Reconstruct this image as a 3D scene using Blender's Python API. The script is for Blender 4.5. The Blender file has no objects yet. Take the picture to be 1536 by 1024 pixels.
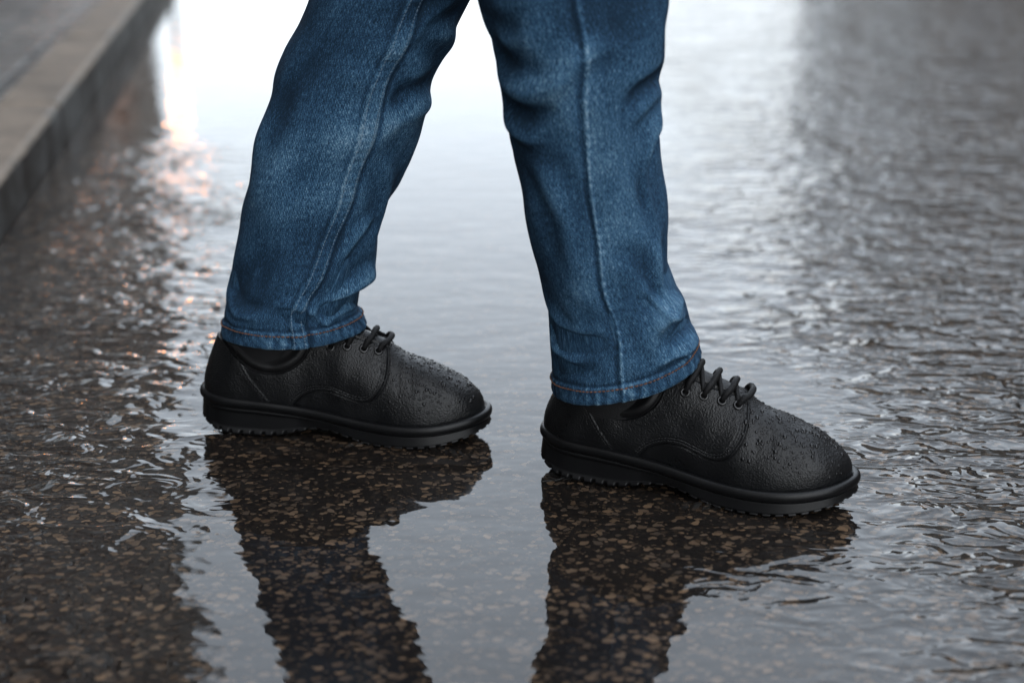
import bpy, math, random
import numpy as np
from mathutils import Vector
R=math.radians
rng=np.random.default_rng(7); random.seed(7)
scene=bpy.context.scene

# ------------------------------------------------------------ helpers
def link(o):
    scene.collection.objects.link(o); return o
def mesh_obj(name,verts,faces,mat=None,smooth=True,parent=None):
    me=bpy.data.meshes.new(name)
    me.from_pydata([tuple(map(float,v)) for v in verts],[],[tuple(map(int,f)) for f in faces])
    if mat: me.materials.append(mat)
    if smooth: me.polygons.foreach_set('use_smooth',[True]*len(me.polygons))
    me.update()
    o=link(bpy.data.objects.new(name,me))
    if parent: o.parent=parent
    return o
def attr(o,name,vals):
    a=o.data.attributes.new(name,'FLOAT','POINT'); a.data.foreach_set('value',np.asarray(vals,dtype=np.float32))
def empty(name):
    return link(bpy.data.objects.new(name,None))
def grid_faces(nr,nc,wrap=True,flip=False):
    i=np.arange(nr-1)[:,None]; j=np.arange(nc if wrap else nc-1)[None,:]
    a=i*nc+j; b=i*nc+(j+1)%nc; c=(i+1)*nc+(j+1)%nc; d=(i+1)*nc+j
    f=np.stack([a,b,c,d] if not flip else [d,c,b,a],-1).reshape(-1,4)
    return f
class MB:
    def __init__(s): s.v=[];s.f=[];s.n=0
    def add(s,v,f):
        v=np.asarray(v,float); s.v.append(v); s.f+= [tuple(int(k)+s.n for k in q) for q in f]; s.n+=len(v)
    def box(s,c,h,rot=0.0):
        c=np.array(c,float)
        vs=[]
        for dz in(-1,1):
            for dx,dy in((-1,-1),(1,-1),(1,1),(-1,1)):
                p=np.array([dx*h[0],dy*h[1],dz*h[2]])
                vs.append(c+np.array([p[0]*math.cos(rot)-p[1]*math.sin(rot),p[0]*math.sin(rot)+p[1]*math.cos(rot),p[2]]))
        s.add(vs,[(3,2,1,0),(4,5,6,7),(0,1,5,4),(1,2,6,5),(2,3,7,6),(3,0,4,7)])
    def tube(s,pts,r,n=8,cap=True):
        pts=np.asarray(pts,float); m=len(pts); rr=np.broadcast_to(np.asarray(r,float),(m,))
        t=np.gradient(pts,axis=0); t/=np.linalg.norm(t,axis=1)[:,None]+1e-12
        up=np.array([0,0,1.]) if abs(t[0][2])<.9 else np.array([1.,0,0])
        vs=[]
        for k in range(m):
            a=np.cross(t[k],up); a/=np.linalg.norm(a)+1e-12; b=np.cross(a,t[k]); up=b
            for q in range(n):
                an=2*math.pi*q/n; vs.append(pts[k]+rr[k]*(math.cos(an)*a+math.sin(an)*b))
        f=[tuple(x) for x in grid_faces(m,n)]
        if cap: f+= [tuple(range(n))[::-1],tuple((m-1)*n+q for q in range(n))]
        s.add(vs,f)
    def obj(s,name,mat,parent=None,smooth=False):
        return mesh_obj(name,np.concatenate(s.v),s.f,mat,smooth,parent)
def smooth_interp(zk,vk,sig=.010):
    g=np.arange(min(zk)-.05,max(zk)+.05,.002)
    v=np.interp(g,zk,vk); k=np.exp(-.5*(np.arange(-20,21)*.002/sig)**2);k/=k.sum()
    vp=np.pad(v,20,mode='edge'); v=np.convolve(vp,k,'valid')
    return lambda z:np.interp(z,g,v)
def sstep(a,b,x):
    t=np.clip((x-a)/(b-a),0,1); return t*t*(3-2*t)

# ------------------------------------------------------------ node helper
def newmat(name):
    m=bpy.data.materials.new(name); m.use_nodes=True
    nt=m.node_tree; nt.nodes.clear()
    out=nt.nodes.new('ShaderNodeOutputMaterial'); b=nt.nodes.new('ShaderNodeBsdfPrincipled')
    nt.links.new(b.outputs[0],out.inputs[0]); return m,NT(nt),b
class NT:
    def __init__(s,nt): s.nt=nt
    def put(s,sock,v):
        if isinstance(v,bpy.types.NodeSocket): s.nt.links.new(v,sock)
        elif v is not None:
            if hasattr(sock.default_value,'__len__') and not isinstance(v,(tuple,list)): v=(v,)*len(sock.default_value)
            if sock.type=='RGBA' and len(v)==3: v=tuple(v)+(1,)
            sock.default_value=v
    def math(s,op,a,b=None,c=None,clamp=False):
        n=s.nt.nodes.new('ShaderNodeMath'); n.operation=op; n.use_clamp=clamp
        s.put(n.inputs[0],a)
        if b is not None: s.put(n.inputs[1],b)
        if c is not None: s.put(n.inputs[2],c)
        return n.outputs[0]
    def map(s,x,a,b,c=0.,d=1.,smooth=True):
        n=s.nt.nodes.new('ShaderNodeMapRange'); n.interpolation_type='SMOOTHSTEP' if smooth else 'LINEAR'
        for i,v in enumerate((x,a,b,c,d)): s.put(n.inputs[i],v)
        return n.outputs[0]
    def mix(s,f,a,b,bt='MIX'):
        n=s.nt.nodes.new('ShaderNodeMix'); n.data_type='RGBA'; n.blend_type=bt
        s.put(n.inputs[0],f); s.put(n.inputs[6],a); s.put(n.inputs[7],b); return n.outputs[2]
    def coord(s,k='Object'): return s.nt.nodes.new('ShaderNodeTexCoord').outputs[k]
    def mapping(s,v,sc=(1,1,1),rot=(0,0,0),loc=(0,0,0)):
        n=s.nt.nodes.new('ShaderNodeMapping'); s.put(n.inputs[0],v); n.inputs[1].default_value=loc
        n.inputs[2].default_value=rot; n.inputs[3].default_value=sc; return n.outputs[0]
    def noise(s,v,scale,detail=2,rough=.5,dist=0.,out=0):
        n=s.nt.nodes.new('ShaderNodeTexNoise'); s.put(n.inputs['Vector'],v)
        n.inputs['Scale'].default_value=scale;n.inputs['Detail'].default_value=detail
        n.inputs['Roughness'].default_value=rough;n.inputs['Distortion'].default_value=dist
        return n.outputs[out]
    def vor(s,v,scale,feat='F1',rnd=1.,dim='3D'):
        n=s.nt.nodes.new('ShaderNodeTexVoronoi'); n.voronoi_dimensions=dim; n.feature=feat; s.put(n.inputs['Vector'],v)
        n.inputs['Scale'].default_value=scale; n.inputs['Randomness'].default_value=rnd; return n
    def attr(s,name):
        n=s.nt.nodes.new('ShaderNodeAttribute'); n.attribute_name=name; return n.outputs['Fac']
    def bump(s,h,dist=1.,strength=1.,nrm=None):
        n=s.nt.nodes.new('ShaderNodeBump'); n.inputs['Strength'].default_value=strength
        n.inputs['Distance'].default_value=dist; s.put(n.inputs['Height'],h)
        if nrm: s.put(n.inputs['Normal'],nrm)
        return n.outputs[0]
    def sep(s,v):
        n=s.nt.nodes.new('ShaderNodeSeparateXYZ'); s.put(n.inputs[0],v); return n.outputs
def simple(name,col,rough,bscale=None,bdist=.0003,var=.25,spec=.5,nscale=8.):
    m,N,b=newmat(name); co=N.coord()
    f=N.noise(co,nscale,3,.6)
    c=N.mix(f,tuple(c*(1-var) for c in col),tuple(c*(1+var) for c in col))
    N.put(b.inputs['Base Color'],c); b.inputs['Roughness'].default_value=rough
    b.inputs['Specular IOR Level'].default_value=spec
    if bscale: N.put(b.inputs['Normal'],N.bump(N.noise(co,bscale,2,.6),bdist))
    return m

# ------------------------------------------------------------ materials
def mat_road():
    m,N,b=newmat('wet_asphalt'); co=N.coord()
    X,Y,Z=N.sep(co)
    wob=N.noise(co,85,2,.6,out=1)
    n=N.nt.nodes.new('ShaderNodeVectorMath'); n.operation='MULTIPLY_ADD'
    N.put(n.inputs[0],wob); n.inputs[1].default_value=(.011,.011,.0); N.put(n.inputs[2],co); cw=n.outputs[0]
    def peb(scale,thr,hi,off,rot):
        v=N.vor(N.mapping(cw,loc=(off,off*.7,0),sc=(1,1.35,0),rot=(0,0,rot)),scale,dim='2D')
        r=N.sep(v.outputs['Color'])
        rad=N.map(r[0],thr,1.,.08,hi,smooth=False)
        mk=N.map(N.math('SUBTRACT',rad,v.outputs['Distance']),-.03,.07)
        sel=N.math('GREATER_THAN',r[0],thr)
        return N.math('MULTIPLY',mk,sel),r[1],r[2]
    p1,a1,b1=peb(106,.48,.58,0.,.5)
    p2,a2,b2=peb(210,.48,.56,3.1,-.7)
    base=N.mix(N.noise(co,420,2,.7),(.0068,.0061,.0057),(.0220,.0186,.0165))
    tan=N.mix(a1,(.052,.034,.022),(.205,.132,.079)); tan=N.mix(N.math('MULTIPLY',b1,.5),tan,(.070,.063,.056))
    tan2=N.mix(a2,(.031,.023,.017),(.112,.075,.048))
    c=N.mix(N.math('MULTIPLY',p2,.7),base,tan2); c=N.mix(N.math('MULTIPLY',p1,.85),c,tan)
    c=N.mix(N.map(N.noise(co,4,3,.6),.35,.65,0.,.45),c,N.mix(1.,c,(.4,.4,.42),'MULTIPLY'))
    N.put(b.inputs['Base Color'],c)
    b.inputs['Roughness'].default_value=.025
    b.inputs['IOR'].default_value=1.47
    edge=N.math('MULTIPLY_ADD',N.math('SUBTRACT',N.noise(co,2.6,2,.6),.5),.55,X)
    right=N.map(edge,.12,.46); left=N.math('MULTIPLY',N.map(edge,-.22,-.50),N.map(Y,2.3,3.1,1.,.06))
    rr=N.noise(N.mapping(co,sc=(.55,1,1),rot=(0,0,.12)),38,2,.5,.6)
    r2=N.noise(N.mapping(co,sc=(.7,1,1),rot=(0,0,-.2)),17,1,.5,.3)
    sharp=N.math('POWER',rr,1.8)
    patch=N.map(N.noise(co,5,2,.6),.3,.65,.38,1.)
    hR=N.math('ADD',N.math('MULTIPLY',sharp,.0155),N.math('MULTIPLY',r2,.0050))
    amp=N.math('ADD',N.math('MULTIPLY',right,patch),N.math('MULTIPLY',N.math('MULTIPLY',left,patch),.52))
    h=N.math('MULTIPLY',hR,amp)
    calm=N.math('ADD',N.math('MULTIPLY',N.noise(N.mapping(co,sc=(.6,1,1)),26,2,.5),.00095),N.math('MULTIPLY',N.noise(co,6,1,.5),.0008))
    h=N.math('ADD',h,N.math('MULTIPLY',calm,N.map(Y,2.0,3.3,1.,.40)))
    N.put(b.inputs['Normal'],N.bump(h,1.))
    return m
def mat_denim():
    m,N,b=newmat('blue_denim'); uv=N.coord('UV'); w=N.attr('wear_tone')
    yarn=N.noise(N.mapping(uv,sc=(1,.16,1)),1300,1,.7)
    slub=N.noise(N.mapping(uv,sc=(1,.05,1)),420,2,.6)
    mot=N.noise(uv,14,4,.65); grain=N.noise(uv,800,2,.75)
    tw=N.nt.nodes.new('ShaderNodeTexWave'); tw.inputs['Scale'].default_value=170; tw.inputs['Distortion'].default_value=3.5
    tw.inputs['Detail'].default_value=1; tw.inputs['Detail Scale'].default_value=2.5
    N.put(tw.inputs['Vector'],N.mapping(uv,rot=(0,0,R(28))))
    f=N.math('MULTIPLY_ADD',N.math('SUBTRACT',yarn,.5),1.35,w)
    f=N.math('MULTIPLY_ADD',N.math('SUBTRACT',slub,.5),.5,f)
    f=N.math('MULTIPLY_ADD',N.math('SUBTRACT',grain,.5),1.1,f)
    f=N.math('MULTIPLY_ADD',N.math('SUBTRACT',mot,.5),.7,f)
    f=N.math('MULTIPLY_ADD',N.math('SUBTRACT',tw.outputs['Fac'],.5),.18,f)
    cr=N.nt.nodes.new('ShaderNodeValToRGB'); N.put(cr.inputs[0],f)
    e=cr.color_ramp.elements; e[0].position=0; e[0].color=(.007,.021,.041,1); e[1].position=1; e[1].color=(.25,.36,.45,1)
    for p,c in((.3,(.017,.051,.102,1)),(.55,(.042,.107,.186,1)),(.78,(.105,.205,.30,1))):
        q=e.new(p); q.color=c
    N.put(b.inputs['Base Color'],cr.outputs[0]); b.inputs['Roughness'].default_value=.9
    b.inputs['Specular IOR Level'].default_value=.2
    h=N.math('ADD',N.math('MULTIPLY',yarn,.5),N.math('MULTIPLY',grain,.6))
    N.put(b.inputs['Normal'],N.bump(h,.0004))
    return m
def mat_leather():
    m,N,b=newmat('black_leather'); co=N.coord(); col=N.attr('collar')
    v=N.vor(co,650,'F1'); g=N.noise(co,380,2,.65); big=N.noise(co,30,2,.5)
    c=N.mix(big,(.0044,.0047,.0052),(.0078,.0083,.0093)); c=N.mix(col,c,(.004,.004,.0045))
    N.put(b.inputs['Base Color'],c)
    N.put(b.inputs['Roughness'],N.math('ADD',N.map(big,.3,.7,.27,.39),N.math('MULTIPLY',col,.12)))
    b.inputs['Specular IOR Level'].default_value=.31
    h=N.math('ADD',N.math('MULTIPLY',v.outputs['Distance'],.9),N.math('MULTIPLY',g,1.0))
    h=N.math('MULTIPLY',h,N.math('SUBTRACT',1.,N.math('MULTIPLY',col,.8)))
    N.put(b.inputs['Normal'],N.bump(h,.00036))
    return m
def mat_kerb():
    m,N,b=newmat('wet_kerb_stone'); co=N.coord()
    X,Y,Z=N.sep(co)
    n1=N.noise(co,9,4,.65); n2=N.noise(co,90,3,.7)
    c=N.mix(N.map(n1,.3,.7),(.13,.104,.080),(.30,.245,.195)); c=N.mix(n2,N.mix(1.,c,(.55,.55,.55),'MULTIPLY'),c)
    below_top=N.map(N.math('MULTIPLY_ADD',n1,.02,Z),.094,.084)  # kerb colour darkens below its top, boundary broken up by noise
    c=N.mix(below_top,c,N.mix(1.,c,(.11,.10,.095),'MULTIPLY'))
    N.put(b.inputs['Base Color'],c); N.put(b.inputs['Roughness'],N.map(n1,.3,.7,.45,.7))
    b.inputs['Specular IOR Level'].default_value=.12
    N.put(b.inputs['Normal'],N.bump(n2,.002)); return m
def mat_pavers():
    m,N,b=newmat('wet_pavers'); co=N.coord()
    br=N.nt.nodes.new('ShaderNodeTexBrick'); N.put(br.inputs['Vector'],N.mapping(co,rot=(0,0,R(-8.8)+R(90))))
    br.inputs['Scale'].default_value=1.; br.inputs['Brick Width'].default_value=.30; br.inputs['Row Height'].default_value=.15
    br.inputs['Mortar Size'].default_value=.013; br.inputs['Mortar Smooth'].default_value=.3
    br.inputs['Color1'].default_value=(.075,.065,.057,1); br.inputs['Color2'].default_value=(.17,.148,.13,1); br.inputs['Mortar'].default_value=(.012,.010,.009,1)
    n2=N.noise(co,60,3,.7)
    N.put(b.inputs['Base Color'],N.mix(n2,N.mix(1.,br.outputs[0],(.5,.5,.5),'MULTIPLY'),br.outputs[0]))
    N.put(b.inputs['Roughness'],N.map(N.noise(co,5,2,.6),.35,.65,.25,.55))
    b.inputs['Specular IOR Level'].default_value=.3
    h=N.math('MULTIPLY_ADD',br.outputs['Fac'],-.004,N.math('MULTIPLY',n2,.003)); N.put(b.inputs['Normal'],N.bump(h,1.)); return m

M_road=mat_road(); M_denim=mat_denim(); M_leather=mat_leather(); M_kerb=mat_kerb(); M_pav=mat_pavers()
M_rubber=simple('black_rubber',(.0050,.0052,.0058),.36,700,.00012,.2,.28,40)
M_lace=simple('black_lace_cord',(.0042,.0042,.0047),.65,1500,.0004,.3,.3,300)
M_metal=simple('black_eyelet_metal',(.010,.010,.011),.25,None,var=.1,spec=.6)
M_sthr=simple('dark_leather_thread',(.012,.012,.013),.6,None,var=.1)
M_sock=simple('black_sock_knit',(.005,.005,.006),.8,900,.0005)
M_brown=simple('brown_stitch_thread',(.135,.055,.025),.7,None,var=.5,nscale=120)
M_blue=simple('pale_blue_stitch_thread',(.13,.20,.27),.75,None,var=.45,nscale=200)
M_drop,_N,_b=newmat('water_drop'); _b.inputs['Base Color'].default_value=(.004,.004,.005,1); _b.inputs['Roughness'].default_value=.03; _b.inputs['IOR'].default_value=1.45

# ------------------------------------------------------------ jeans
def seg_ridge(U,Z,p0,p1,w,amp):
    a=np.array([p0[0]*.068*math.pi/180,p0[1]]); b=np.array([p1[0]*.068*math.pi/180,p1[1]])
    d=b-a; L=np.linalg.norm(d); d/=L; n=np.array([-d[1],d[0]])
    du=U-a[0]; dz=Z-a[1]
    t=(du*d[0]+dz*d[1])/L; q=du*n[0]+dz*n[1]+ .14*L*(4*t*(1-t))*np.where((t>0)&(t<1),1,0)
    ta=sstep(-.15,.35,t)*sstep(1.15,.65,t)
    return amp*ta*(np.exp(-(q/w)**2)-.55*np.exp(-((q-1.7*w)/w)**2)-.3*np.exp(-((q+1.9*w)/w)**2))
def make_leg(name,keys,ykeys,bkeys,seam,hem,folds,double,parent,seed):
    zk=[k[0] for k in keys]
    fl=smooth_interp(zk,[k[1] for k in keys],.005); fr=smooth_interp(zk,[k[2] for k in keys],.005)
    fy=smooth_interp([k[0] for k in ykeys],[k[1] for k in ykeys],.03); fb=smooth_interp([k[0] for k in bkeys],[k[1] for k in bkeys],.02)
    fs=smooth_interp([k[0] for k in seam],[k[1] for k in seam],.012)
    NU=400; rs=np.random.default_rng(seed)
    s=np.concatenate([np.linspace(0,.44,430)[:-1],np.linspace(.44,.80,90)])
    phi=-np.arange(NU)/NU*2*math.pi
    P,S=np.meshgrid(phi,s)
    hz=hem(P); top=.88
    Zv=hz+(top-hz)*(S/.80)
    P2=np.mod(P+math.pi,2*math.pi)-math.pi
    U=P2*.068
    disp=np.zeros_like(Zv)
    for f in folds:
        f=(f[0],f[1],f[2],f[3]*1.4)
        for off in(0,2*math.pi*.068,-2*math.pi*.068):
            disp+=seg_ridge(U+off,Zv,*f)
    for k in range(26):
        n=rs.integers(0,6); kz=rs.normal(0,38); ph=rs.uniform(0,6.28)
        disp+=.00055*np.cos(n*P+kz*Zv+ph)
    fine=np.zeros_like(Zv)
    for k in range(40):
        n=rs.integers(3,16); kz=rs.normal(0,90); fine+=.00010*np.cos(n*P+kz*Zv+rs.uniform(0,6.28))
    low=sstep(.26,.12,Zv)*.5+sstep(.36,.44,Zv)*.4+.35
    disp+=fine*low*1.3
    H=.0175; inh=sstep(H+.0008,H-.0010,S)
    disp*=1-.55*sstep(.024,.012,S)
    hemn=np.zeros_like(Zv)
    for k in range(14): hemn+=.35*np.cos(rs.integers(6,60)*P+rs.normal(0,200)*S+rs.uniform(0,6.28))
    rope=np.cos((U/.0062+S/.006)*math.pi+np.cos(U/.02)*1.5)*(.5+.5*np.cos(U/.017+1))
    foldsd=disp.copy()
    disp+=inh*.0014+inh*rope*.00025-.0006*np.exp(-((S-H-.002)/.002)**2)+inh*hemn*.00012
    disp-=np.exp(-(S/.0016)**2)*.0011
    sp=fs(Zv)*math.pi/180; du=(P2-sp)*.068
    puck=np.cos(Zv/.0042*math.pi+np.cos(Zv*90)*2)
    wear_tone=np.full_like(Zv,.31)
    if double:
        band=sstep(-.0075,-.0062,du)*sstep(.0075,.0055,du)
        disp+=band*.0020+band*puck*.00030-.0016*np.exp(-((du-.0088)/.0022)**2)-.0008*np.exp(-((du+.0088)/.002)**2)
        wear_tone+=.28*np.exp(-((du+.0062)/.0012)**2)*(.8+.3*puck)+.26*np.exp(-((du-.0055)/.0012)**2)*(.8-.3*puck)-.36*np.exp(-((du-.0090)/.0022)**2)-.18*np.exp(-((du+.0092)/.0020)**2)+band*.02  # worn seam edges lighter, grooves beside them darker
    else:
        band=sstep(-.0030,-.0012,du)*sstep(.0022,.0010,du)
        disp+=band*.0013-.0012*np.exp(-((du+.0045)/.002)**2)+band*puck*.0002
        wear_tone+=.42*np.exp(-((du-.0002)/.0011)**2)*(.8+.25*puck)-.26*np.exp(-((du+.0042)/.002)**2)+.08*np.exp(-((du-.006)/.006)**2)  # worn seam line lighter, groove beside it darker
    wear_tone+=np.clip(foldsd,-.005,.005)*42
    wear_tone+=inh*.03+inh*rope*.07+inh*hemn*.09+.20*np.exp(-(S/.0014)**2)+.14*np.exp(-((S-H+.0005)/.0010)**2)-.24*np.exp(-((S-H-.0022)/.0018)**2)
    wear_tone+=.16*np.exp(-((Zv-.30)/.12)**2)*np.exp(-((P2+1.2)/.6)**2)
    wear_tone+=-.08*sstep(.34,.46,Zv)-.10*sstep(-1.9,-2.9,P2)-.06*sstep(-.7,-.1,P2)  # denim tone darker towards the leg's top, back and front
    xl=fl(Zv);xr=fr(Zv);cx=(xl+xr)/2;a=(xr-xl)/2;b=fb(Zv);cy=fy(Zv)
    c=np.cos(P);sn=np.sin(P); pw=.94
    ca=np.sign(c)*np.abs(c)**pw; sa=np.sign(sn)*np.abs(sn)**pw
    nx=c/a;ny=sn/b;nn=np.sqrt(nx**2+ny**2); nx/=nn;ny/=nn
    X=cx+a*ca+disp*nx; Y=cy+b*sa+disp*ny
    Zd=Zv-np.clip(foldsd,0,.01)*.6
    V=np.stack([X,Y,Zd],-1)
    inner=[]
    for k,(ds,ins) in enumerate([(-.0006,.0012),(0,.0024),(.004,.0028),(.018,.0030),(.0185,.0020),(.05,.0022),(.10,.0024)]):
        r=0 if ds<.0 else int(np.argmin(np.abs(s-ds)))
        q=V[r].copy(); q[:,0]-=nx[r]*ins; q[:,1]-=ny[r]*ins
        if ds<0: q[:,2]+=ds
        inner.append(q)
    A=np.concatenate([np.stack(inner[::-1]),V]); nr=len(A)
    W=np.concatenate([np.full((len(inner),NU),.35),wear_tone])
    F=grid_faces(nr,NU,flip=False)
    o=mesh_obj(name,A.reshape(-1,3),F,M_denim,True,parent); attr(o,'wear_tone',W.ravel())
    uvU=np.concatenate([np.broadcast_to(-phi*.068,(len(inner),NU)),np.broadcast_to(-phi*.068,Zv.shape)])
    uvV=np.concatenate([np.full((len(inner),NU),.9)+np.arange(len(inner))[:,None]*.01,S])
    uvl=o.data.uv_layers.new(name='UVMap')
    li=np.empty(len(o.data.loops),dtype=np.int32); o.data.loops.foreach_get('vertex_index',li)
    uu=uvU.ravel()[li].copy()
    lf=uu.reshape(-1,4); mx=lf.max(1,keepdims=True); lf=np.where((mx-lf)>.2,lf+2*math.pi*.068,lf)
    uvl.data.foreach_set('uv',np.stack([lf.ravel(),uvV.ravel()[li]],-1).astype(np.float32).ravel())
    def surf(ph,sv):
        j=(-ph/(2*math.pi)*NU)%NU; j0=int(j)%NU; j1=(j0+1)%NU; fj=j-int(j)
        i=int(np.argmin(np.abs(s-sv)))
        p=V[i,j0]*(1-fj)+V[i,j1]*fj
        return p,np.array([nx[i,j0],ny[i,j0],0.])
    def stitch_line(mb,path,out=.00035,r=.00042):
        for (p0,n0),(p1,n1) in path:
            q0=p0+n0*out*.3; q1=p1+n1*out*.3; m=(p0+p1)/2+n0*out
            mb.tube([q0,m,q1],[r*.7,r,r*.7],5)
    mb=MB(); L=2*math.pi*.068; n=int(L/.0038)
    for k in range(n):
        p0=-k/n*2*math.pi; p1=-(k+.76)/n*2*math.pi
        stitch_line(mb,[(surf(p0,H-.0030),surf(p1,H-.0030))],.0009,.00074)
    mb.obj('hem_stitching_'+name[-4:],M_brown,parent,True)
    mb=MB(); ss=np.arange(.001,.5,.0034)
    if double:
        for off in (-.0052,.0040):
            for sv in ss:
                def ph(sv_):
                    i=int(np.argmin(np.abs(s-sv_))); z=Zv[i,NU//4]
                    return fs(z)*math.pi/180+off/.068
                stitch_line(mb,[(surf(ph(sv),sv),surf(ph(sv+.0024),sv+.0024))],.0006,.0005)
        mb.obj('seam_stitching_'+name[-4:],M_blue,parent,True)
    return o
jeans=empty('blue_jeans')
kL=[(.09,-.301,-.148),(.1046,-.2993,-.149),(.1193,-.296,-.153),(.135,-.293,-.160),(.148,-.290,-.1645),(.160,-.286,-.153),(.1766,-.282,-.141),(.2258,-.270,-.1293),(.2736,-.2604,-.1113),(.3137,-.248,-.0918),(.345,-.238,-.083),(.366,-.2306,-.0777),(.4046,-.2155,-.0565),(.442,-.197,-.0394),(.5,-.172,-.008),(.6,-.137,.040),(.7,-.105,.085),(.88,-.08,.115)]
kR=[(.09,.040,.186),(.1051,.039,.1853),(.1324,.0393,.1775),(.1592,.0403,.1702),(.1720,.037,.1665),(.1856,.0325,.1609),(.20,.028,.150),(.2118,.0249,.1461),(.2569,.0147,.1426),(.3007,.0049,.1349),(.3375,-.0018,.1318),(.3616,-.0066,.1297),(.3854,-.0119,.1289),(.40,-.0125,.134),(.4208,-.0153,.138),(.4553,-.0309,.1381),(.5,-.04,.135),(.6,-.05,.128),(.7,-.062,.123),(.88,-.08,.12)]
foldsL=[((-178,.165),(-100,.142),.007,.0040),((-168,.145),(-110,.130),.005,.0028),((-5,.150),(-62,.140),.006,-.0055),((-2,.172),(-55,.155),.008,.0050),
 ((-50,.130),(-100,.155),.006,.0028),((-5,.365),(-60,.345),.010,-.0050),((-5,.39),(-55,.42),.010,.0040),
 ((-20,.20),(-50,.30),.010,.0030),((-150,.25),(-120,.36),.014,.0022),((-40,.33),(-90,.40),.010,-.0025),((-30,.24),(-58,.19),.007,.0028),((-135,.40),(-150,.30),.012,.0022),((-25,.45),(-70,.40),.009,.003)]
foldsR=[((-178,.180),(-110,.160),.007,-.0050),((-175,.160),(-115,.142),.006,.0035),((-8,.190),(-70,.170),.008,.0052),((-5,.165),(-60,.150),.006,-.0040),((-10,.150),(-75,.135),.006,.0036),
 ((-60,.215),(-25,.175),.006,.0030),((-175,.385),(-110,.372),.008,-.0050),((-175,.405),(-105,.400),.008,.0040),((-170,.365),(-120,.345),.008,.0035),
 ((-5,.392),(-60,.372),.008,-.0045),((-10,.37),(-50,.30),.008,.0045),((-30,.36),(-45,.27),.006,-.0030),((-120,.23),(-140,.33),.012,.0028),((-35,.26),(-30,.18),.008,.0030),((-75,.43),(-110,.38),.010,.0030),
 ((-45,.20),(-80,.25),.010,-.002),((-160,.43),(-115,.44),.009,.003)]
make_leg('trouser_leg_rear',kL,[(.09,1.385),(.45,1.387),(.88,1.40)],[(.09,.058),(.2,.060),(.45,.070),(.88,.095)],
 [(.09,-80),(.1046,-80),(.165,-78),(.20,-73),(.25,-66),(.30,-69),(.36,-69),(.45,-70),(.88,-80)],lambda P:.1095+.003*np.cos(P)+.001*np.cos(3*P+1),foldsL,True,jeans,3)
make_leg('trouser_leg_fore',kR,[(.09,1.262),(.45,1.262),(.88,1.25)],[(.09,.058),(.2,.060),(.45,.070),(.88,.095)],
 [(.09,-96),(.1324,-97),(.185,-94),(.25,-92),(.31,-91),(.38,-88),(.45,-89),(.88,-90)],lambda P:.1075+.0195*np.cos(P)+.002*np.cos(2*P)+.001*np.cos(3*P+1),foldsR,False,jeans,11)
zz=np.linspace(.76,1.0,14); ph=np.linspace(0,2*math.pi,48,endpoint=False); vs=[]
for z in zz:
    t=(z-.76)/.24; a=.085+.05*math.sin(min(t*2.2,1.57))-.01*t; b=.10+.075*math.sin(min(t*3,1.57))-.015*t
    for p in ph: vs.append((.02+a*math.cos(p),1.325+b*math.sin(p),z))
o=mesh_obj('seat',vs,[tuple(f) for f in grid_faces(14,48)]+[tuple(range(48))[::-1],tuple(13*48+k for k in range(48))],M_denim,True,jeans); attr(o,'wear_tone',np.full(len(vs),.33)); o.data.uv_layers.new(name='UVMap')

person=MB()
def lowleg(path):
    vs=[]
    for (x,y,z,a,b) in path:
        for q in range(32):
            p=2*math.pi*q/32; vs.append((x+a*math.cos(p),y+b*math.sin(p),z))
    person.add(vs,[tuple(f) for f in grid_faces(len(path),32)]+[tuple(range(32))[::-1],tuple((len(path)-1)*32+k for k in range(32))])
lowleg([(-.235,1.388,.045,.045,.026),(-.245,1.388,.075,.048,.028),(-.250,1.388,.10,.042,.029),(-.248,1.387,.13,.035,.030),(-.235,1.387,.18,.037,.034),(-.205,1.387,.27,.050,.045),(-.16,1.387,.36,.052,.048),(-.12,1.387,.43,.052,.05),(-.05,1.39,.56,.06,.058),(0,1.38,.74,.075,.075)])
lowleg([(.118,1.266,.045,.045,.026),(.110,1.266,.075,.048,.028),(.105,1.266,.10,.042,.029),(.102,1.264,.13,.035,.030),(.095,1.263,.18,.037,.034),(.078,1.262,.27,.046,.045),(.06,1.262,.36,.048,.048),(.055,1.262,.43,.052,.05),(.042,1.26,.56,.06,.058),(.03,1.26,.74,.075,.075)])
person.obj('walking_person',M_sock,None,True)

# ------------------------------------------------------------ shoes
OUT=[(0,0),(.006,-.021),(.028,-.035),(.07,-.037),(.12,-.039),(.17,-.046),(.215,-.050),(.255,-.0455),(.288,-.031),(.306,-.008),(.306,.014),(.290,.033),(.255,.046),(.215,.0475),(.165,.040),(.12,.034),(.07,.034),(.028,.033),(.006,.020)]
def closed_curve(pts,n):
    p=np.array(pts,float); m=len(p); out=[]
    for i in range(m):
        p0,p1,p2,p3=p[i-1],p[i],p[(i+1)%m],p[(i+2)%m]
        for t in np.linspace(0,1,40,endpoint=False):
            out.append(.5*((2*p1)+(-p0+p2)*t+(2*p0-5*p1+4*p2-p3)*t*t+(-p0+3*p1-3*p2+p3)*t**3))
    o=np.array(out); o2=np.vstack([o,o[:1]]); d=np.r_[0,np.cumsum(np.linalg.norm(np.diff(o2,axis=0),axis=1))]
    q=np.linspace(0,d[-1],n,endpoint=False)
    return np.stack([np.interp(q,d,o2[:,0]),np.interp(q,d,o2[:,1])],-1)
def cnormals(c):
    t=np.roll(c,-3,0)-np.roll(c,3,0); t/=np.linalg.norm(t,axis=1)[:,None]
    return np.stack([t[:,1],-t[:,0]],-1)
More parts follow.
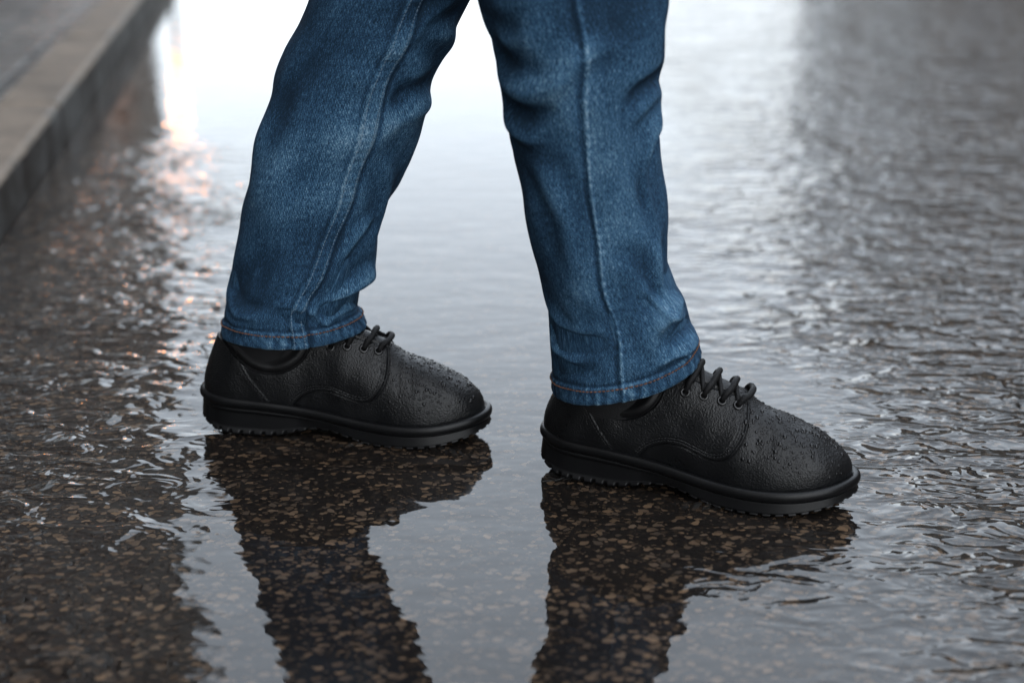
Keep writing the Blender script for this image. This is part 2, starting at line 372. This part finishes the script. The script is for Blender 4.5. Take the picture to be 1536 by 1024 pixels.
def polyd(px,pz,curve):
    best=np.full(px.shape,9.); sg=np.ones(px.shape)
    c=np.array(curve,float)
    for a,b in zip(c[:-1],c[1:]):
        d=b-a; L=d@d; t=np.clip(((px-a[0])*d[0]+(pz-a[1])*d[1])/L,0,1)
        dx=px-(a[0]+t*d[0]); dz=pz-(a[1]+t*d[1]); q=np.hypot(dx,dz)
        cr=d[0]*(pz-a[1])-d[1]*(px-a[0])
        m=q<best; best=np.where(m,q,best); sg=np.where(m,np.sign(cr),sg)
    return best*sg
def spl(c,n=12):
    c=np.array(c,float); e=np.vstack([2*c[0]-c[1],c,2*c[-1]-c[-2]]); o=[]
    for i in range(1,len(e)-2):
        p0,p1,p2,p3=e[i-1:i+3]
        for t in np.linspace(0,1,n,endpoint=False): o.append(.5*((2*p1)+(-p0+p2)*t+(2*p0-5*p1+4*p2-p3)*t*t+(-p0+3*p1-3*p2+p3)*t**3))
    o.append(c[-1]); return np.array(o)
FRONT=spl([(.098,.020),(.104,.034),(.115,.047),(.130,.0545),(.146,.0555),(.160,.0515),(.175,.0475),(.189,.050),(.199,.061),(.204,.074),(.204,.088),(.201,.100),(.195,.125)])
TOPE=spl([(.0,.110),(.030,.100),(.048,.084),(.066,.073),(.088,.070),(.108,.077),(.122,.092),(.130,.120)])
COUNT=spl([(.086,.025),(.079,.042),(.069,.056),(.058,.072),(.050,.092),(.046,.12)])
zt=smooth_interp([0,.03,.08,.13,.18,.22,.26,.29,.31],[.047,.043,.040,.034,.027,.025,.027,.032,.036],.012)
zb_=smooth_interp([0,.006,.02,.045,.085,.105,.125,.145,.165,.19,.235,.265,.29,.31],[.016,.012,.004,.001,.001,.006,.011,.011,.006,.001,.001,.005,.012,.019],.006)
def make_shoe(name,pos,yaw,mirror,seed):
    root=empty(name); rs=np.random.default_rng(seed); sgn=-1 if mirror else 1
    def W(P):
        P=np.asarray(P,float); x,y,z=P[...,0],P[...,1]*sgn,P[...,2]
        return np.stack([pos[0]+x*math.cos(yaw)-y*math.sin(yaw),pos[1]+x*math.sin(yaw)+y*math.cos(yaw),z],-1)
    flip=mirror
    n=620; c=closed_curve(OUT,n); nr=cnormals(c)
    if ((c-c.mean(0))*nr).sum()<0: nr=-nr
    Bx=c-nr*.0070
    B=np.stack([Bx[:,0],Bx[:,1],zt(Bx[:,0])-.004],-1)
    al=np.arctan2(B[:,1]/.042,(B[:,0]-.085)/.125)
    ca,sa=np.cos(al),np.sin(al); f=np.clip(ca,0,1)**.75; bk=np.clip(-ca,0,1)
    T=np.stack([.080+.055*ca,.0265*sa,.084+.038*np.clip(ca,0,1)**1.5+.020*bk**1.5],-1)
    o3=np.stack([nr[:,0],nr[:,1],np.zeros(n)],-1)
    C1=B+o3*(.0035+.0005*f[:,None]); C1[:,2]+=.019+.0195*f
    g=(.86-.47*f)[:,None]; C2=B*(1-g)+T*g+o3*.004*(1-f[:,None]); C2[:,2]=T[:,2]-(.020+.024*f)
    t=np.linspace(0,1,230)[:,None,None]
    S=B*(1-t)**3+3*C1*t*(1-t)**2+3*C2*t*t*(1-t)+T*t**3
    ridge=np.exp(-(S[...,1]/.017)**2)*sstep(.225,.190,S[...,0])*sstep(.10,.13,S[...,0])
    S[...,2]+=.0062*ridge
    dU=np.roll(S,-1,1)-np.roll(S,1,1); dV=np.gradient(S,axis=0); N=np.cross(dU,dV); N/=np.linalg.norm(N,axis=2)[...,None]+1e-12
    if (N[40,:,:2]*nr).sum()<0: N=-N
    x,y,z=S[...,0],S[...,1],S[...,2]
    dF=polyd(x,z,FRONT); dT=-polyd(x,z,TOPE); dC=polyd(x,z,COUNT)
    dG=np.where(x>.125,np.abs(y)-(.0125-.10*np.clip(x-.17,0,.035)),9)
    q=np.minimum(np.minimum(dF,dT),dG)
    qs=sstep(-.0006,.0006,q)
    disp=.0026*qs+.0006*sstep(-.0008,.0008,np.minimum(dC,dT))
    for d0 in(dF,dC):
        for off in ((.0028,.0052) if d0 is dF else(.0028,)):
            disp-=(.00060 if d0 is dF else .0002)*np.exp(-((d0-off)/.0005)**2)*(q>.0)
    disp-=.0011*np.exp(-((q+.0012)/.0009)**2)
    collar=sstep(.0004,-.0008,dT)
    disp+=collar*.0035*np.exp(-((dT+.007)/.006)**2)
    for k,xc in enumerate((.214,.223)):
        disp-=.0004*np.exp(-((x-xc-.25*np.abs(y)*(k*.5+.4))/.0028)**2)*sstep(.05,.065,z)
    for k in range(18):
        disp+=.00018*np.cos(rs.normal(0,80)*x+rs.normal(0,80)*y+rs.normal(0,80)*z+rs.uniform(0,6.28))
    S2=S+N*disp[...,None]
    o=mesh_obj('upper',W(S2).reshape(-1,3),grid_faces(230,n,flip=flip),M_leather,True,root); attr(o,'collar',np.clip(collar,0,1).ravel())
    flatS=S2.reshape(-1,3); flatN=N.reshape(-1,3)
    rim=S2[-1][::5]; nn=len(rim); vs=[]
    ctr=np.array([.08,0,0])
    for k in range(9):
        a=math.pi*(k/8)*1.1
        inw=(ctr-rim)*np.array([1,1,0]); inw/=np.linalg.norm(inw,axis=1)[:,None]
        vs.append(rim+inw*(.0045*(1-math.cos(a)))+np.array([0,0,1])*.0045*math.sin(a))
    last=vs[-1].copy(); last[:,2]-=.03; vs.append(last)
    mesh_obj('padded_collar',W(np.stack(vs)).reshape(-1,3),grid_faces(len(vs),nn,flip=flip),M_sock,True,root)
    m=900; c=closed_curve(OUT,m); nr=cnormals(c)
    if ((c-c.mean(0))*nr).sum()<0: nr=-nr
    arc=np.arange(m)/m
    ztop=zt(c[:,0]); zbot=zb_(c[:,0])
    lug=(np.mod(arc*60.,1)<.30)
    rows=[]
    lip=.0100
    for dz,off in [(-.002,-.016),(-.002,-.0095),(-.002,-.0075),(0,-.0050)]:
        rows.append((ztop+dz,off))
    K=12
    for k in range(K+1):
        a=math.pi*k/K; rows.append((ztop-lip*.5*(1-math.cos(a)),-.0032+.0042*abs(math.sin(a))**.8))
    rows.append((ztop-lip-.0006,-.0044)); rows.append((ztop-lip-.0013,-.0034))
    body_h=np.maximum(ztop-lip-.0015-zbot,.004)
    J=26
    heelpan=sstep(.008,.020,c[:,0])*sstep(.132,.108,c[:,0])
    waist=np.exp(-((c[:,0]-.135)/.022)**2)
    for k in range(J+1):
        v=k/J
        zrow=ztop-lip-.0015-body_h*v
        off=-.0020+.0022*v+.0*c[:,0]-.004*waist*v
        pan=heelpan*sstep(.10,.16,v)*sstep(.80,.74,v)
        off=off-.0026*pan
        off=off-.0012*math.exp(-((v-.80)/.035)**2)
        if v>.9: off=off-.0035*((v-.9)/.1)**2
        if v>.82: off=off-np.where(lug,.0030,0)*sstep(.82,.86,v)
        rows.append((zrow,off))
    rows.append((zbot-.0006,-.008)); 
    rows.append((zbot+np.where(lug,.0030,0),-.014)); rows.append((zbot+.002,-.028))
    V=[]
    for zr,off in rows:
        offa=np.broadcast_to(off,(m,)); V.append(np.stack([c[:,0]+nr[:,0]*offa,c[:,1]+nr[:,1]*offa,np.broadcast_to(zr,(m,))],-1))
    V=np.stack(V); V[...,2]=np.maximum(V[...,2],.0004)
    mesh_obj('rubber_sole',W(V).reshape(-1,3),grid_faces(len(rows),m,flip=not flip),M_rubber,True,root)
    for nm,row,dz in(('outsole_bottom',-1,0.),('insole_board',0,-.001)):
        p=V[row][::6].copy(); p[:,2]+=dz; cc=p.mean(0)
        pts=np.vstack([p,[cc]]); k=len(p)
        mesh_obj(nm,W(pts),[(i,(i+1)%k,k) for i in range(k)],M_rubber,False,root)
    mb=MB()
    def near(xx,zz_,side):
        msk=np.where(flatS[:,1]*side>.002)[0]; 
        d=(flatS[msk,0]-xx)**2+(flatS[msk,2]-zz_)**2; i=msk[np.argmin(d)]; return flatS[i],flatN[i]
    def near_xy(xx,yy):
        d=(flatS[:,0]-xx)**2+(flatS[:,1]-yy)**2+ (flatS[:,2]<.05)*1.; i=np.argmin(d); return flatS[i],flatN[i]
    def stitches(curve,off,out=.0004):
        cv=np.array(curve); tn=np.gradient(cv,axis=0); tn/=np.linalg.norm(tn,axis=1)[:,None]
        cv=cv+np.stack([-tn[:,1],tn[:,0]],-1)*off
        d=np.r_[0,np.cumsum(np.linalg.norm(np.diff(cv,axis=0),axis=1))]
        for side in(-1,1):
            for s0 in np.arange(0,d[-1]-.002,.0031):
                a=(np.interp(s0,d,cv[:,0]),np.interp(s0,d,cv[:,1])); b=(np.interp(s0+.0021,d,cv[:,0]),np.interp(s0+.0021,d,cv[:,1]))
                if a[1]<zt(a[0])+.002: continue
                pa,na=near(*a,side); pb,nb=near(*b,side)
                if np.hypot(pa[0]-a[0],pa[2]-a[1])>.0015 or np.linalg.norm(pa-pb)>.006: continue
                mb.tube([pa,(pa+pb)/2+na*out,pb],[.0003,.0004,.0003],5)
    stitches(FRONT[:-14],.0028); stitches(FRONT[:-14],.0052); stitches(COUNT,.0028,.0001)
    v=np.concatenate(mb.v); mb.v=[W(v)]; mb.obj('stitching',M_sthr,root,True)
    ex=(.146,.163,.180,.195); el=MB(); pts={}
    for i,xx in enumerate(ex):
        for sd in(-1,1):
            yy=sd*(.0225-.0016*i); p,nm=near_xy(xx,yy); pts[(i,sd)]=(p,nm)
            tt=np.cross(nm,[0,0,1.]); tt/=np.linalg.norm(tt); bb=np.cross(nm,tt)
            ring=[p+nm*.0008+(tt*math.cos(a)+bb*math.sin(a))*.0036 for a in np.linspace(0,2*math.pi,22)]
            el.tube(ring,.0012,8,False)
    v=np.concatenate(el.v); el.v=[W(v)]; el.obj('eyelets',M_metal,root,True)
    lc=MB()
    def lace(a,b,lift,r=.0023,bend=0.):
        pa,na=a;pb,nb=b; P=[]
        for t_ in np.linspace(0,1,21):
            q=pa*(1-t_)+pb*t_; xx=q[0]+bend*math.sin(math.pi*t_); ps,ns=near_xy(xx,q[1]); h=lift*min(1,math.sin(math.pi*t_)*2.2)
            P.append(np.array([xx,q[1],ps[2]])+ns*h)
        P=np.array(P); P[0]=pa-na*.002; P[-1]=pb-nb*.002
        for _ in range(3): P[1:-1]=(P[:-2]+2*P[1:-1]+P[2:])/4
        lc.tube(P,r,10)
    for i in range(3):
        lace(pts[(i,1)],pts[(i+1,-1)],.0030,.0021)
    for i in range(4): lace(pts[(i,-1)],pts[(i,1)],.0066,.0031,.007)
    v=np.concatenate(lc.v); lc.v=[W(v)]; lc.obj('laces',M_lace,root,True)
    idx=np.where((flatS[:,0]>.19)&(flatS[:,2]>.036))[0]
    cand=flatS[idx]; wgt=np.exp(-((cand[:,0]-.250)/.038)**2)*np.clip((cand[:,2]-.030)/.03,.1,1)*np.clip(flatN[idx,2]+.2,.08,1)
    ch=rs.choice(idx,820,replace=False,p=wgt/wgt.sum())
    dm=MB(); nseg=8
    prof=[(1.,0.),(.92,.38),(.62,.72)]
    for i in ch:
        p,nm=flatS[i],flatN[i]; r=min(.0020,.00045+rs.exponential(.00042))
        tt=np.cross(nm,[0,0,1.])+1e-6; tt/=np.linalg.norm(tt); bb=np.cross(nm,tt); st=rs.uniform(.85,1.4)
        vs=[]
        for pr,ph_ in prof:
            for kk in range(nseg):
                a=2*math.pi*kk/nseg; vs.append(p+r*(pr*(tt*math.cos(a)+bb*math.sin(a)*st)+nm*ph_*.75))
        vs.append(p+nm*r*.66)
        fs_=[tuple(q_) for q_ in grid_faces(3,nseg)]+[(16+kk,16+(kk+1)%nseg,24) for kk in range(nseg)]
        dm.add(vs,fs_)
    v=np.concatenate(dm.v); dm.v=[W(v)]; dm.obj('water_drops',M_drop,root,True)
    return root
make_shoe('black_leather_shoe',(-.327,1.398),R(-7),True,1)
make_shoe('black_leather_shoe',(.031,1.297),R(-19.5),False,2)

# ------------------------------------------------------------ street
K0=np.array([-.773,2.065]); D=np.array([-.153,.988]); D/=np.linalg.norm(D); NL=np.array([-D[1],D[0]])
yawS=math.atan2(D[1],D[0])
def SP(s,l,z=0): p=K0+D*s+NL*l; return (p[0],p[1],z)
def sheet(name,s0,s1,l0,l1,z,mat):
    return mesh_obj(name,[SP(s0,l0,z),SP(s1,l0,z),SP(s1,l1,z),SP(s0,l1,z)],[(0,1,2,3)],mat,False)
mesh_obj('ground',[(-1500,-1500,-.02),(1500,-1500,-.02),(1500,1500,-.02),(-1500,1500,-.02)],[(0,1,2,3)],simple('wet_earth',(.05,.047,.042),.5,4,.02),False)
sheet('road',-60,300,0.0,-7.5,0,M_road)
kb=MB(); s=-14.
while s<90:
    L=.92; c=SP(s+L/2,.0625,.0)
    hx,hy=L/2-.003,.0605; top=.088+random.uniform(-.002,.002); bv=.010
    ring=[(-hx,-hy,-.05),(-hx,-hy,top-bv),(-hx,-hy+bv*.4,top-bv*.3),(-hx,-hy+bv*1.2,top),(-hx,hy-.004,top),(-hx,hy,top-.004),(-hx,hy,-.05)]
    vs=[]
    for xx in(-hx,-hx+.004,hx-.004,hx):
        e=.003 if abs(abs(xx)-hx)<1e-9 else 0
        for r in ring:
            zz_=r[2]-(e if r[2]>0 else 0); vs.append((c[0]+D[0]*xx+NL[0]*r[1],c[1]+D[1]*xx+NL[1]*r[1],zz_))
    n=len(ring); f=[]
    for i in range(3):
        for j in range(n-1): f.append((i*n+j,i*n+j+1,(i+1)*n+j+1,(i+1)*n+j))
    f+=[tuple(range(n))[::-1],tuple(3*n+j for j in range(n))]
    kb.add(vs,f); s+=L
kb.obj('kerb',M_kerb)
sheet('pavement',-60,300,.124,2.2,.082,M_pav)
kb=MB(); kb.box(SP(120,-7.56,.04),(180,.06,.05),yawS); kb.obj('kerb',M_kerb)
sheet('pavement',-60,300,-7.62,-10.,.084,M_pav)

M_glass=simple('window_glass',(.02,.022,.025),.08,None)
M_frame=simple('window_frame',(.35,.33,.3),.6,None)
M_roof=simple('roof_tiles',(.06,.05,.045),.7,None)
M_door=simple('painted_door',(.05,.03,.02),.5,None)
def building(name,s0,s1,l0,depth,H,col,lowcol,storeys):
    root=empty(name); sg=1 if depth>0 else -1
    mw=simple(name+'_wall',col,.85,12,.01,.2); ml=simple(name+'_base',lowcol,.8,12,.01,.15)
    L=(s1-s0)/2; cs=(s0+s1)/2; gf=3.0
    b=MB(); b.box(SP(cs,l0+depth/2+sg*.05,gf+(H-gf)/2),(L,abs(depth)/2,(H-gf)/2),yawS); b.obj('walls',mw,root)
    b=MB(); b.box(SP(cs,l0+depth/2,gf/2),(L+.05,abs(depth)/2+.02,gf/2-.002),yawS); b.obj('ground_floor',ml,root)
    b=MB(); b.box(SP(cs,l0+depth/2,H+.25),(L+.3,abs(depth)/2+.35,.22),yawS); b.box(SP(cs,l0+depth/2,gf+.1),(L+.1,abs(depth)/2+.12,.09),yawS); b.obj('cornice',M_frame,root)
    b=MB(); b.box(SP(cs,l0+depth/2,H+.9),(L-.6,abs(depth)/2-.6,.42),yawS); b.obj('roof',M_roof,root)
    fr=MB();gl=MB();dr=MB(); fh=(H-gf)/storeys
    nw=int((s1-s0)/2.6)
    for i in range(nw):
        sc=s0+(i+.5)*(s1-s0)/nw
        for k in range(storeys):
            z=gf+fh*(k+.55)
            for dx in(-.6,.6): fr.box(SP(sc+dx,l0,z),(.06,.08,fh*.29),yawS)
            for dz in(-1,1): fr.box(SP(sc,l0-sg*.01,z+dz*fh*.31),(.72,.12,.06),yawS)
            gl.box(SP(sc,l0+sg*.03,z),(.535,.03,fh*.29),yawS)
        (dr if i%3==1 else gl).box(SP(sc,l0-sg*.03,1.35),(.6 if i%3==1 else .95,.03,1.25),yawS)
    fr.obj('window_frames',M_frame,root); gl.obj('windows',M_glass,root)
    if dr.n: dr.obj('doors',M_door,root)
building('brick_apartment_building',-12,8.5,2.2,9,19,(.17,.11,.08),(.32,.30,.27),5)
building('brick_townhouse',9,27.5,2.2,9,23,(.15,.105,.085),(.34,.32,.29),6)
building('stone_shop_building',4,24,-10.,-9,5.6,(.14,.105,.08),(.18,.15,.12),1)
building('stone_warehouse',-18,3.4,-10.,-9,9,(.15,.11,.085),(.2,.17,.14),2)

lamp=empty('street_lamp'); lb=MB(); px,py=-5.14,22.
lb.tube([(px,py,.08),(px,py,.5),(px,py,2.9),(px,py,3.19)],[.09,.055,.04,.06],14); lb.tube([(px,py,3.41),(px,py,3.47),(px,py,3.55)],[.16,.10,.02],14); lb.obj('post',M_metal,lamp,True)
ml,Nn,b=newmat('lamp_glow'); b.inputs['Base Color'].default_value=(.8,.5,.25,1); b.inputs['Emission Color'].default_value=(1,.34,.08,1); b.inputs['Emission Strength'].default_value=65
vs=[];nz=11; gr=.125
for i in range(nz):
    t=math.pi*i/(nz-1); 
    for k in range(20): a=2*math.pi*k/20; vs.append((px+gr*math.sin(t)*math.cos(a)+1e-5*k,py+gr*math.sin(t)*math.sin(a),3.30-gr*math.cos(t)))
mesh_obj('globe',vs,grid_faces(nz,20),ml,True,lamp)

# ------------------------------------------------------------ light
w=bpy.data.worlds.new('World'); scene.world=w; w.use_nodes=True; nt=w.node_tree; nt.nodes.clear()
sky=nt.nodes.new('ShaderNodeTexSky'); sky.sky_type='NISHITA'; sky.sun_disc=False
SE,SA=R(38),R(200)
sky.sun_elevation=SE; sky.sun_rotation=SA; sky.air_density=1.; sky.dust_density=4.; sky.ozone_density=1.
gm=nt.nodes.new('ShaderNodeGamma'); gm.inputs[1].default_value=.30
hs=nt.nodes.new('ShaderNodeHueSaturation'); hs.inputs['Saturation'].default_value=.55; hs.inputs['Value'].default_value=12.3
mx=nt.nodes.new('ShaderNodeMix'); mx.data_type='RGBA'; mx.blend_type='MULTIPLY'; mx.inputs[0].default_value=1; mx.inputs[7].default_value=(.95,1.,1.05,1)
bg=nt.nodes.new('ShaderNodeBackground'); bg.inputs[1].default_value=.15
out=nt.nodes.new('ShaderNodeOutputWorld')
nt.links.new(sky.outputs[0],gm.inputs[0]); nt.links.new(gm.outputs[0],hs.inputs['Color']); nt.links.new(hs.outputs[0],mx.inputs[6]); nt.links.new(mx.outputs[2],bg.inputs[0]); nt.links.new(bg.outputs[0],out.inputs[0])
sl=bpy.data.lights.new('sun','SUN'); sl.energy=.8; sl.angle=R(25); sl.color=(1,.98,.95)
so=link(bpy.data.objects.new('sun',sl))
dv=Vector((math.sin(SA)*math.cos(SE),math.cos(SA)*math.cos(SE),math.sin(SE)))
so.rotation_euler=dv.to_track_quat('Z','Y').to_euler()

cam=bpy.data.cameras.new('camera'); co=link(bpy.data.objects.new('camera',cam)); scene.camera=co
co.location=(0,0,.6); co.rotation_euler=(R(70),0,0); cam.lens=50; cam.sensor_width=36; cam.clip_start=.05; cam.clip_end=3000
cam.dof.use_dof=True; cam.dof.focus_distance=1.37; cam.dof.aperture_fstop=2.8
scene.view_settings.view_transform='Standard'; scene.view_settings.look='None'; scene.view_settings.exposure=0
